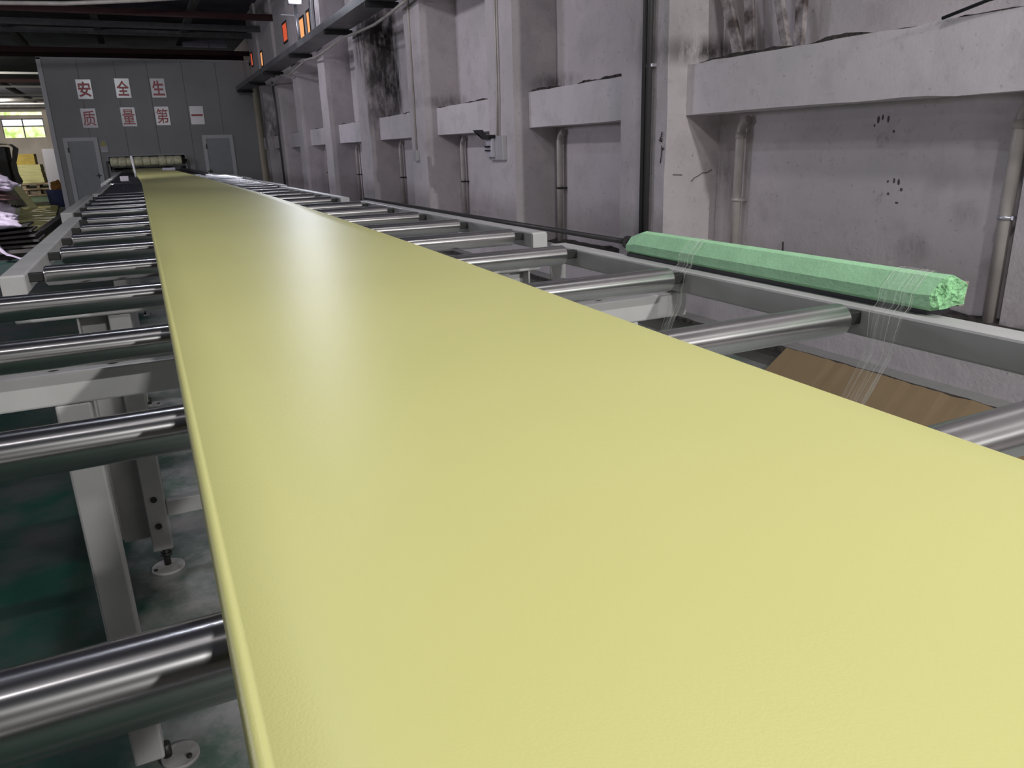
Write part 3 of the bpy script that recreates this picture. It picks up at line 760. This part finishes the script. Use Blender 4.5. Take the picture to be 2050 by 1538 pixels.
# brown board leaning on the curb, and floor clutter under the rollers
bd = MB(); vs = []; n = 40
for k in range(n + 1):
    y = 3.44 - (3.44 - 1.2) * k / n
    e = 0.012 * noise.noise((y * 8, 2, 2)) + 0.008 * noise.noise((y * 23, 2, 4))
    for (x, z) in ((3.30, 0.0), (3.306, 0.0), (3.565, 0.178 + e), (3.555, 0.182 + e)):
        vs.append((x, y, z))
bd.add(vs, [(k * 4 + i, k * 4 + (i + 1) % 4, k * 4 + 4 + (i + 1) % 4, k * 4 + 4 + i) for k in range(n) for i in range(4)] + [(0, 1, 2, 3), (n * 4, n * 4 + 1, n * 4 + 2, n * 4 + 3)])
tag(obj('cardboard_sheet', bd, 'cardboard', None, (3.3, 2.5, 0)), 'brown cardboard sheet with a torn upper edge leaning on the broken curb', 'cardboard')

# ------------------------------------------------------------------ pipes, conduits and boxes on the right wall
for (y, lab) in [(4.72, 'white drain pipe with one clamp in the wide wall recess, beside the pier with handwriting'), (2.60, 'white drain pipe with a steel clamp at the pilaster, past the hand prints'),
                 (7.58, 'white drain pipe in the recess just past the breaker box pier'), (10.44, 'white drain pipe in the wall recess beyond the breaker box'),
                 (13.35, 'white drain pipe in the recess under the dark soot streak'), (16.4, 'thin looking white drain pipe, second recess beyond the soot streak'), (19.4, 'faint white drain pipe, third recess beyond the soot streak')]:
    t = thing('drain_pipe', (4.2, y, 0.41), lab, 'pipe', 'white drain pipes in the wall recesses')
    obj('pipe', MB().tube([(4.215, y, 0.42), (4.215, y, 1.50), (4.218, y - 0.004, 1.545), (4.228, y - 0.014, 1.58), (4.238, y - 0.03, 1.60), (4.242, y - 0.05, 1.605)], 0.034, 16), 'pvc', t)
    cl = obj('clamp', MB().tube([(4.215, y, 1.0), (4.215, y, 1.022)], 0.042, 16).box(4.2, 4.278, y - 0.05, y - 0.038, 1.0, 1.02), 'pvc' if y > 4 and y < 6 else ('aluminium' if y < 4 else 'dark_bolt'), t)
    if y < 6:
        obj('collar', MB().tube([(4.215, y, 1.47), (4.215, y, 1.515)], 0.039, 16), 'pvc', t)

t = thing('conduit_pair', (3.7, 5.25, 0.7), 'pair of dark grey conduits running down the pier beside the foam bar', 'conduit')
for dy in (-0.028, 0.028):
    obj('conduit', MB().tube([(3.708, 5.25 + dy, 5.6), (3.708, 5.25 + dy, 0.66)], 0.024, 12), 'conduit', t)
obj('clip', MB().box(3.70, 3.75, 5.18, 5.32, 2.02, 2.045, 0.003), 'aluminium', t)
t = thing('wall_pipe', (3.7, 6.5, 0.65), 'dark horizontal pipe with a flange along the lower right wall', 'pipe')
obj('pipe', MB().tube([(3.67, 5.44, 0.655), (3.67, 14.0, 0.64)], 0.024, 12), 'conduit', t)
obj('flange', MB().tube([(3.67, 5.40, 0.655), (3.67, 5.43, 0.655)], 0.055, 16), 'conduit', t)
obj('elbow', MB().tube([(3.67, 5.43, 0.655), (3.67, 5.32, 0.655), (3.69, 5.27, 0.66), (3.714, 5.25, 0.69)], 0.03, 12), 'conduit', t)

t = thing('breaker_box', (3.75, 8.15, 1.45), 'grey breaker box with black switches on a wall pier', 'breaker box')
obj('box', MB().box(3.70, 3.752, 7.96, 8.36, 1.325, 1.59, 0.006), 'box_grey', t)
br = obj('breaker', MB().box(3.655, 3.70, 8.17, 8.33, 1.36, 1.56, 0.005), 'sign', t)
obj('toggle', MB().box(3.635, 3.656, 8.20, 8.32, 1.465, 1.485, 0.002), 'ink', br)
obj('toggle', MB().box(3.635, 3.656, 8.20, 8.32, 1.425, 1.44, 0.002), 'ink', br)
obj('hood', MB().prism([(8.14, 1.60), (8.40, 1.60), (8.62, 1.665), (8.50, 1.665), (8.34, 1.555), (8.18, 1.55)], 'x', 3.62, 3.70), 'bracket', t)
t = thing('thin_conduit', (3.73, 8.13, 1.6), 'thin pale conduit rising from the breaker box', 'conduit')
obj('conduit', MB().tube([(3.735, 8.17, 1.59), (3.735, 8.13, 2.0), (3.735, 8.11, 5.6)], 0.014, 8).tube([(3.735, 8.12, 1.59), (3.735, 8.09, 2.0), (3.735, 8.07, 5.6)], 0.008, 8), 'pvc', t)
t = thing('thin_conduit', (3.73, 11.2, 1.4), 'thin grey conduit down the pier to a small socket box', 'conduit')
obj('conduit', MB().tube([(3.735, 11.0, 5.6), (3.735, 11.05, 1.47)], 0.016, 8), 'pvc', t)
obj('socket_box', MB().box(3.70, 3.75, 10.98, 11.13, 1.31, 1.47, 0.004), 'box_grey', t)
t = thing('thin_conduit', (3.73, 23.0, 0.6), 'dark cable drop below the end of the cable tray', 'cable')
obj('conduit', MB().tube([(3.71, 23.05, 3.4), (3.71, 22.95, 2.9), (3.71, 22.9, 0.6)], 0.024, 8), 'conduit', t)

# ------------------------------------------------------------------ cable tray on black brackets
t = thing('cable_tray', (3.5, 16, 3.5), 'long galvanised cable tray on black brackets along the wall', 'cable tray')
obj('tray_bed', MB().box(3.27, 3.68, 5.0, 27.4, 3.50, 3.512), 'steel_dark', t)
obj('tray_side', MB().box(3.25, 3.27, 5.0, 27.4, 3.50, 3.62), 'steel_dark', t)
obj('tray_side', MB().box(3.66, 3.68, 5.0, 27.4, 3.512, 3.60), 'steel_dark', t)
for y in (5.4, 8.1, 11.45, 14.15, 17.6, 21.3, 24.4, 27.1):
    obj('bracket', MB().box(3.24, 3.735, y - 0.03, y + 0.03, 3.42, 3.50), 'bracket', t)
cbl = [(3.62, 10.6, 3.42), (3.60, 11.4, 3.35), (3.58, 12.2, 3.31), (3.56, 13.2, 3.33), (3.55, 14.1, 3.37), (3.55, 15.2, 3.33), (3.55, 16.4, 3.31), (3.56, 17.4, 3.37), (3.58, 18.2, 3.35), (3.60, 19.8, 3.28), (3.62, 21.0, 3.39), (3.66, 22.6, 3.29), (3.72, 24.0, 3.39)]
tag(obj('white_cable', MB().tube(cbl, 0.022, 8), 'pvc', None, (3.6, 16, 3.4)), 'sagging white cable slung beneath the cable tray', 'cable')

# lit lamp on a post above the tray
t = thing('flood_lamp', (3.4, 17.2, 3.6), 'lit white flood lamp on a pole above the cable tray', 'lamp')
obj('pole', MB().tube([(3.45, 17.3, 3.50), (3.40, 17.16, 4.40)], 0.035, 10), 'aluminium', t)
obj('pole', MB().box(3.685, 3.735, 17.0, 17.2, 3.5, 5.4, 0.01), 'panel_trim', t)
obj('arm', MB().box(3.10, 3.40, 17.22, 17.26, 4.18, 4.20), 'aluminium', t)
hd = obj('lamp_head', MB().box(3.24, 3.52, 17.04, 17.12, 4.36, 4.56, 0.01), 'aluminium', t)
obj('lens', MB().box(3.27, 3.49, 17.015, 17.04, 4.40, 4.53), 'lamp', hd)

# ------------------------------------------------------------------ signs on the back wall
rows = [('安', -1.115, 3.533, 'first of the upper row, over the door'), ('全', -0.063, 3.566, 'middle of the upper row'), ('生', 0.937, 3.573, 'end of the upper row'),
        ('质', -1.13, 2.705, 'first of the lower row, over the door'), ('量', -0.037, 2.733, 'second of the lower row'), ('第', 0.933, 2.75, 'third of the lower row'), ('一', 1.957, 2.763, 'with a single stroke, end of the lower row')]
for k, (ch, x, z, where) in enumerate(rows):
    lab = 'white sign plate with red character ' + ch + ', ' + where
    t = thing('sign_plate', (x, YB - 0.02, z - 0.28), lab, 'sign', 'red character signs on the grey back wall')
    obj('plate', MB().box(x - 0.205, x + 0.205, YB - 0.022, YB - 0.004, z - 0.28, z + 0.28, 0.003), 'sign', t)
    cu = bpy.data.curves.new('character', 'FONT'); cu.body = ch; cu.align_x = 'CENTER'; cu.align_y = 'CENTER'; cu.size = 0.42; cu.offset = 0.004 if ch in '第量质' else 0.012; cu.extrude = 0.002; cu.resolution_u = 3
    tmp = bpy.data.objects.new('tmp', cu); C.objects.link(tmp)
    bpy.context.view_layer.update()
    me = bpy.data.meshes.new_from_object(tmp.evaluated_get(bpy.context.evaluated_depsgraph_get())); bpy.data.objects.remove(tmp)
    xs = [v.co.x for v in me.vertices]; zs = [v.co.y for v in me.vertices]
    mx_, mz_ = (min(xs) + max(xs)) / 2, (min(zs) + max(zs)) / 2
    sx_ = 0.34 / max(max(xs) - min(xs), 0.01); sz_ = (0.44 / (max(zs) - min(zs))) if ch != '一' else 1.0
    for v in me.vertices:
        a, b, c = v.co; v.co = ((a - mx_) * sx_, -0.004 - c, (b - mz_) * sz_)
    me.materials.clear(); me.materials.append(M['red']); me.name = 'character'
    link('character', me, t, (x, YB - 0.022, z))
t = thing('warning_sign', (-0.87, YB - 0.02, 1.71), 'small warning sign with a yellow triangle beside the door frame', 'sign')
obj('plate', MB().box(-0.985, -0.765, YB - 0.020, YB - 0.004, 1.70, 2.08, 0.002), 'door_grey', t)
obj('triangle', MB().prism([(-0.965, 1.90), (-0.785, 1.90), (-0.875, 2.06)], 'y', YB - 0.024, YB - 0.020), 'warn_yellow', t)
for z in (1.86, 1.81, 1.76, 1.72):
    obj('text_line', MB().box(-0.965, -0.785, YB - 0.023, YB - 0.020, z - 0.012, z + 0.008), 'sign', t)

# padded roll in the slot, guide post and blocks by the sheet's far end
t = thing('padded_roll', (0.28, 27.2, 1.25), 'cream padded roll in clear film across the slot of the back wall', 'padded roll')
for k in range(9):
    x0 = -0.77 + k * 0.228
    mb = MB(); rr = 0.142 + 0.008 * math.sin(k * 2.3)
    mb.tube([(x0, 27.22, 1.40), (x0 + 0.02, 27.22, 1.40), (x0 + 0.11, 27.22, 1.403), (x0 + 0.205, 27.22, 1.40), (x0 + 0.226, 27.22, 1.40)], [rr - 0.02, rr - 0.005, rr, rr - 0.004, rr - 0.02], 20)
    obj('segment', mb, 'cream', t)
obj('shaft', MB().tube([(-0.86, 27.22, 1.40), (1.46, 27.22, 1.40)], 0.03, 12), 'dark_bolt', t)
for x in (-0.86, 1.46):
    obj('stand', MB().box(x - 0.03, x + 0.03, 27.19, 27.25, 0, 1.42), 'dark_bolt', t)
tag(obj('guide_post', MB().tube([(-0.07, 15.3, 1.158), (-0.072, 15.3, 1.25), (-0.092, 15.3, 1.52)], 0.018, 10), 'panel_trim', None, (-0.03, 15.3, 1.13)), 'thin white guide post standing at the edge of the yellow sheet', 'post')
tag(obj('white_block', MB().box(-0.27, -0.16, 12.72, 12.98, 1.156, 1.225, 0.006), 'sign', None, (-0.2, 12.85, 1.156)), 'small white block lying on the rollers beside the yellow sheet', 'block')
tag(obj('edge_weight', MB().box(0.50, 0.78, 20.2, 20.6, 1.19, 1.25, 0.006), 'lilac_panel', None, (0.64, 20.4, 1.19)), 'flat grey block lying on the yellow sheet before the padded roll', 'block')
tag(obj('machine_guard', MB().box(1.06, 1.12, 15.2, 24.4, 1.16, 1.20).box(0.9, 1.06, 23.6, 24.4, 1.16, 1.24), 'black', None, (1.1, 20, 1.16)), 'long black machine guard on the rollers beside the yellow sheet', 'guard')

# ------------------------------------------------------------------ roof details
tag(obj('white_duct', MB().tube([(-9, 20.4, 4.75), (-5, 20.2, 4.62), (-2.06, 20, 4.63), (-0.9, 20, 4.67), (-0.2, 20, 4.73), (0.6, 20, 4.80), (1.5, 20, 4.90), (3.0, 20, 5.05)], 0.045, 10), 'pvc', None, (-2, 20, 4.7)), 'white hose slung below the dark roof beams', 'hose')
for (x0, x1, lab) in [(1.9, 2.68, 'pale panel lying up under the roof, the half nearer the doorless corner'), (2.72, 3.25, 'pale panel up under the roof, the half beside the cable tray end')]:
    tag(obj('roof_panel', MB().add([(x0, 28.4, 4.93), (x1, 28.4, 4.92), (x1, 28.7, 5.16), (x0, 28.7, 5.17), (x0, 28.43, 4.90), (x1, 28.43, 4.89), (x1, 28.73, 5.13), (x0, 28.73, 5.14)],
                                    [(0, 1, 2, 3), (4, 5, 6, 7), (0, 1, 5, 4), (1, 2, 6, 5), (2, 3, 7, 6), (3, 0, 4, 7)]), 'lilac_panel', None, ((x0 + x1) / 2, 28.5, 4.9)), lab, 'panel', 'pale panels under the roof')

# ------------------------------------------------------------------ clutter in the left background
def sack(at, sx, sy, sz, seed, label, m='sack', fold=0.10, rot=0.0):
    bm = bmesh.new(); bmesh.ops.create_icosphere(bm, subdivisions=4, radius=1.0)
    for v in bm.verts:
        c = v.co.copy()
        e = lambda q: math.copysign(abs(q) ** 0.75, q)
        d = 1 + fold * 1.6 * noise.noise(c * 2.2 + Vector((seed, 0, 0))) + 0.7 * fold * noise.noise(Vector((c.x * 2.0, c.y * 3.0, c.z * 6.0)) + Vector((0, seed, 0))) - 0.25 * fold * abs(noise.noise(Vector((c.x * 4, c.y * 9, c.z * 4)) + Vector((seed, seed, 0))))
        p = Vector((e(c.x) * sx * d, e(c.y) * sy * d, e(c.z) * sz * d))
        p.rotate(Matrix.Rotation(rot, 3, 'Y'))
        v.co = p
    zmin = min(v.co.z for v in bm.verts)
    for v in bm.verts: v.co.z = v.co.z - zmin
    bm.faces.ensure_lookup_table()
    mb = MB().add([(v.co.x + at[0], v.co.y + at[1], v.co.z + at[2]) for v in bm.verts], [[v.index for v in f.verts] for f in bm.faces], True); bm.free()
    return tag(obj('woven_sack', mb, m, None, at), label, 'sack', 'heap of woven sacks')


# pallet of dark scrap boards below the sacks
t = thing('scrap_pallet', (-2.0, 15.0, 0), 'low pallet of dark scrap boards under the lilac sacks', 'pallet')
for k in range(4):
    obj('bearer', MB().box(-2.9, -1.72, 14.2 + k * 0.42, 14.28 + k * 0.42, 0, 0.10), 'dark_wood', t)
for k in range(7):
    y = 14.1 + 0.24 * k
    obj('plank', MB().box(-2.95 + 0.05 * random.random(), -1.66 - 0.08 * random.random(), y, y + 0.19, 0.10, 0.125 + 0.02 * random.random()), 'dark_wood', t)
for k in range(5):
    z = 0.15 + 0.055 * k
    obj('plank', MB().prism([(-2.9, z), (-1.60 - 0.05 * k, z + 0.02 * k), (-1.60 - 0.05 * k, z + 0.03 + 0.02 * k), (-2.9, z + 0.03)], 'y', 14.4 + 0.1 * k, 15.4 + 0.06 * k), 'dark_wood', t)
sack((-2.62, 15.35, 0.47), 0.60, 0.5, 0.22, 1.0, 'big lilac woven sack at the bottom of the heap')
sack((-2.35, 14.3, 0.47), 0.52, 0.33, 0.13, 2.0, 'flat lilac sack with a drooping corner in the heap', fold=0.16, rot=0.18)
sack((-2.42, 15.1, 0.86), 0.50, 0.5, 0.08, 5.0, 'brown stained sack folded between the lilac ones', m='sack_inside', rot=0.2)
sack((-2.42, 14.9, 1.02), 0.55, 0.5, 0.13, 3.0, 'pale lilac sack on the very top of the heap', fold=0.16, rot=0.30)
# a loose flap of sacking trailing to the floor
fl_ = MB()


def flap(u, v):
    px = [(-2.42, 0.62), (-2.18, 0.60), (-2.14, 0.40), (-2.12, 0.22), (-2.02, 0.10), (-1.86, 0.03), (-1.72, 0.015)]
    f = u * (len(px) - 1); i = min(int(f), len(px) - 2); g_ = f - i
    x = px[i][0] + (px[i + 1][0] - px[i][0]) * g_; z = px[i][1] + (px[i + 1][1] - px[i][1]) * g_
    y = 13.7 + 0.26 * v - 0.1 * u
    return (x + 0.05 * noise.noise((u * 5, v * 3, 1)), y, z + 0.02 + 0.04 * noise.noise((u * 6, v * 4, 4)))


fl_.grid(flap, 30, 10)
tag(obj('woven_sack', fl_, 'sack', None, (-2.0, 13.8, 0)), 'empty lilac sack trailing from the heap down to the floor', 'sack', 'heap of woven sacks')

# yellow film on the floor
ym = MB()


def filmf(u, v):
    y = 15.9 + 14.6 * u; x0 = -1.66 - 1.02 * u; x1 = x0 - (0.55 + 0.55 * u)
    x = x0 + (x1 - x0) * v
    return (x, y, 0.045 + 0.05 * noise.noise((x * 0.9, y * 3.2, 0.5)) + 0.02 * noise.noise((x * 3, y * 7.5, 2.5)))


ym.grid(filmf, 220, 12)
tag(obj('plastic_film', ym, 'film_yellow', None, (-2.6, 25, 0)), 'wrinkled glossy yellow plastic film spread along the floor', 'plastic film')
tag(obj('cable_trunking', MB().prism([(-1.98, 0.11), (-1.80, 0.11), (-1.82, 0.22), (-1.96, 0.22)], 'y', 16.2, 23.5), 'dark_wood', None, (-1.9, 19, 0)), 'dark cable trunking running along the floor over the yellow film', 'trunking')

# blue bin with orange rags
t = thing('blue_bin', (-2.70, 31, 0), 'deep blue plastic bin at the corner of the grey room', 'bin')
mb = MB(); X0, X1, Y0, Y1 = -2.99, -2.42, 30.8, 31.4
mb.add([(X0 + 0.04, Y0 + 0.03, 0), (X1 - 0.04, Y0 + 0.03, 0), (X1 - 0.04, Y1 - 0.03, 0), (X0 + 0.04, Y1 - 0.03, 0), (X0, Y0, 0.54), (X1, Y0, 0.54), (X1, Y1, 0.54), (X0, Y1, 0.54),
        (X0 + 0.03, Y0 + 0.03, 0.54), (X1 - 0.03, Y0 + 0.03, 0.54), (X1 - 0.03, Y1 - 0.03, 0.54), (X0 + 0.03, Y1 - 0.03, 0.54), (X0 + 0.06, Y0 + 0.06, 0.05), (X1 - 0.06, Y0 + 0.06, 0.05), (X1 - 0.06, Y1 - 0.06, 0.05), (X0 + 0.06, Y1 - 0.06, 0.05)],
       [(0, 1, 2, 3), (0, 1, 5, 4), (1, 2, 6, 5), (2, 3, 7, 6), (3, 0, 4, 7), (4, 5, 9, 8), (5, 6, 10, 9), (6, 7, 11, 10), (7, 4, 8, 11), (8, 9, 13, 12), (9, 10, 14, 13), (10, 11, 15, 14), (11, 8, 12, 15), (12, 13, 14, 15)])
obj('bin_body', mb, 'blue', t)
obj('bin_rim', MB().box(X0 - 0.015, X1 + 0.015, Y0 - 0.015, Y0 + 0.0, 0.50, 0.55).box(X0 - 0.015, X0, Y0, Y1, 0.50, 0.55).box(X1, X1 + 0.015, Y0, Y1, 0.50, 0.55), 'blue', t)
rg = sack((-2.66, 31.1, 0.42), 0.17, 0.2, 0.20, 8.0, 'orange brown rag bundle sticking out of the blue bin', m='orange_rag', fold=0.25)
rg.name = 'rag_bundle'; rg['category'] = 'rags'; del rg['group']

# lilac panel standing behind the bin
tag(obj('standing_panel', MB().prism([(37.6, 0.0), (37.66, 0.0), (37.96, 2.0), (37.90, 2.0)], 'x', -3.52, -2.90), 'lilac_panel', None, (-3.2, 37.8, 0)), 'tall lilac grey panel leaning behind the blue bin', 'panel')
# yellow board stack on a wooden pallet
t = thing('pallet', (-4.2, 42, 0), 'wooden crate pallet under the yellow board stack', 'pallet')
for x in (-4.85, -4.30, -3.78):
    obj('post', MB().box(x - 0.06, x + 0.06, 41.55, 41.67, 0.06, 0.5), 'crate', t)
    obj('post', MB().box(x - 0.06, x + 0.06, 42.8, 42.92, 0.06, 0.5), 'crate', t)
for z in (0.0, 0.27, 0.50):
    obj('plank', MB().box(-4.95, -3.68, 41.5, 41.54 if z < 0.5 else 42.95, z, z + 0.07), 'crate', t)
obj('skid', MB().box(-4.95, -3.68, 41.7, 42.9, 0.0, 0.06), 'crate', t)
for x0, x1, lab in ((-4.78, -4.38, 'brown carton in the pallet crate beneath the yellow boards, by the post'), (-4.22, -3.9, 'brown carton in the pallet crate beneath the yellow boards, by the bin')):
    tag(obj('carton', MB().box(x0, x1, 41.9, 42.4, 0.06, 0.42, 0.01), 'tan', None, ((x0 + x1) / 2, 42.1, 0.06)), lab, 'carton', 'cartons in the pallet crate')
z = 0.575
names = ['bottom', 'second lowest', 'third lowest', 'middle', 'third highest', 'second highest', 'topmost']
for k in range(7):
    h = 0.115
    o = tag(obj('yellow_board', MB().box(-5.02 + 0.03 * random.random(), -3.98 - 0.03 * random.random() - 0.012 * k, 41.5 + 0.03 * random.random(), 42.9, z, z + h, 0.008), 'board_yellow', None, (-4.5, 42.2, z)),
            '%s pale yellow foam board in the stack on the pallet' % names[k], 'foam board', 'yellow foam boards stacked on the pallet')
    z += h + 0.001
tag(obj('orange_box', MB().box(-5.0, -4.22, 41.6, 42.6, z, z + 0.46, 0.012).box(-4.99, -4.23, 41.592, 41.6, z + 0.40, z + 0.44), 'board_orange', None, (-4.6, 42.1, z)), 'orange box on top of the yellow board stack', 'box')
# post, covered stack and leaning boards at the picture edge
tag(obj('lilac_post', MB().box(-5.0, -4.76, 39.8, 40.0, 0, 1.72, 0.01).box(-5.05, -4.71, 39.75, 40.05, 0, 0.06), 'lilac_panel', None, (-4.9, 39.9, 0)), 'lilac grey post between the covered stack and yellow boards', 'post')
dm = MB()


def drape(u, v):
    # cover hanging over the right end of a stack
    px = [(-6.4, 2.12), (-4.6, 2.16), (-4.15, 2.14), (-4.02, 2.0), (-4.08, 1.75), (-4.20, 1.45), (-4.16, 1.1), (-4.12, 0.85), (-4.14, 0.70)]
    f = u * (len(px) - 1); i = min(int(f), len(px) - 2); g_ = f - i
    x = px[i][0] + (px[i + 1][0] - px[i][0]) * g_; z = px[i][1] + (px[i + 1][1] - px[i][1]) * g_
    return (x + 0.05 * noise.noise((u * 6, v * 4, 0)), 33.6 + 1.5 * v, z + 0.03 * noise.noise((u * 4, v * 5, 3)))


dm.grid(drape, 48, 14)
t = thing('covered_stack', (-5.2, 34, 0), 'tall stack under a dark grey cover at the room edge', 'covered stack')
obj('cover', dm, 'drape', t)
obj('stack', MB().box(-6.3, -4.28, 33.7, 35.0, 0, 2.05, 0.03), 'drape', t)
for k in range(5):
    x = -4.72 + 0.11 * k
    tag(obj('leaning_board', MB().prism([(x - 0.35, 1.78 - 0.1 * k), (x - 0.29, 1.80 - 0.1 * k), (x + 0.42, 0.05), (x + 0.34, 0.0)], 'y', 32.9 - 0.2 * k, 33.4 - 0.2 * k), 'board_cream', None, (x, 33.0 - 0.2 * k, 0)),
        ['innermost', 'second', 'middle', 'fourth', 'outermost'][k] + ' of the cream boards leaning before the dark covered stack', 'board', 'cream boards leaning by the covered stack')
tag(obj('leaning_board', MB().prism([(-3.82, 0.74), (-3.60, 0.75), (-3.20, 0.0), (-3.44, 0.0)], 'y', 29.8, 29.86), 'board_yellow', None, (-3.4, 29.8, 0)), 'single pale yellow board slanting behind the lilac sacks', 'board')
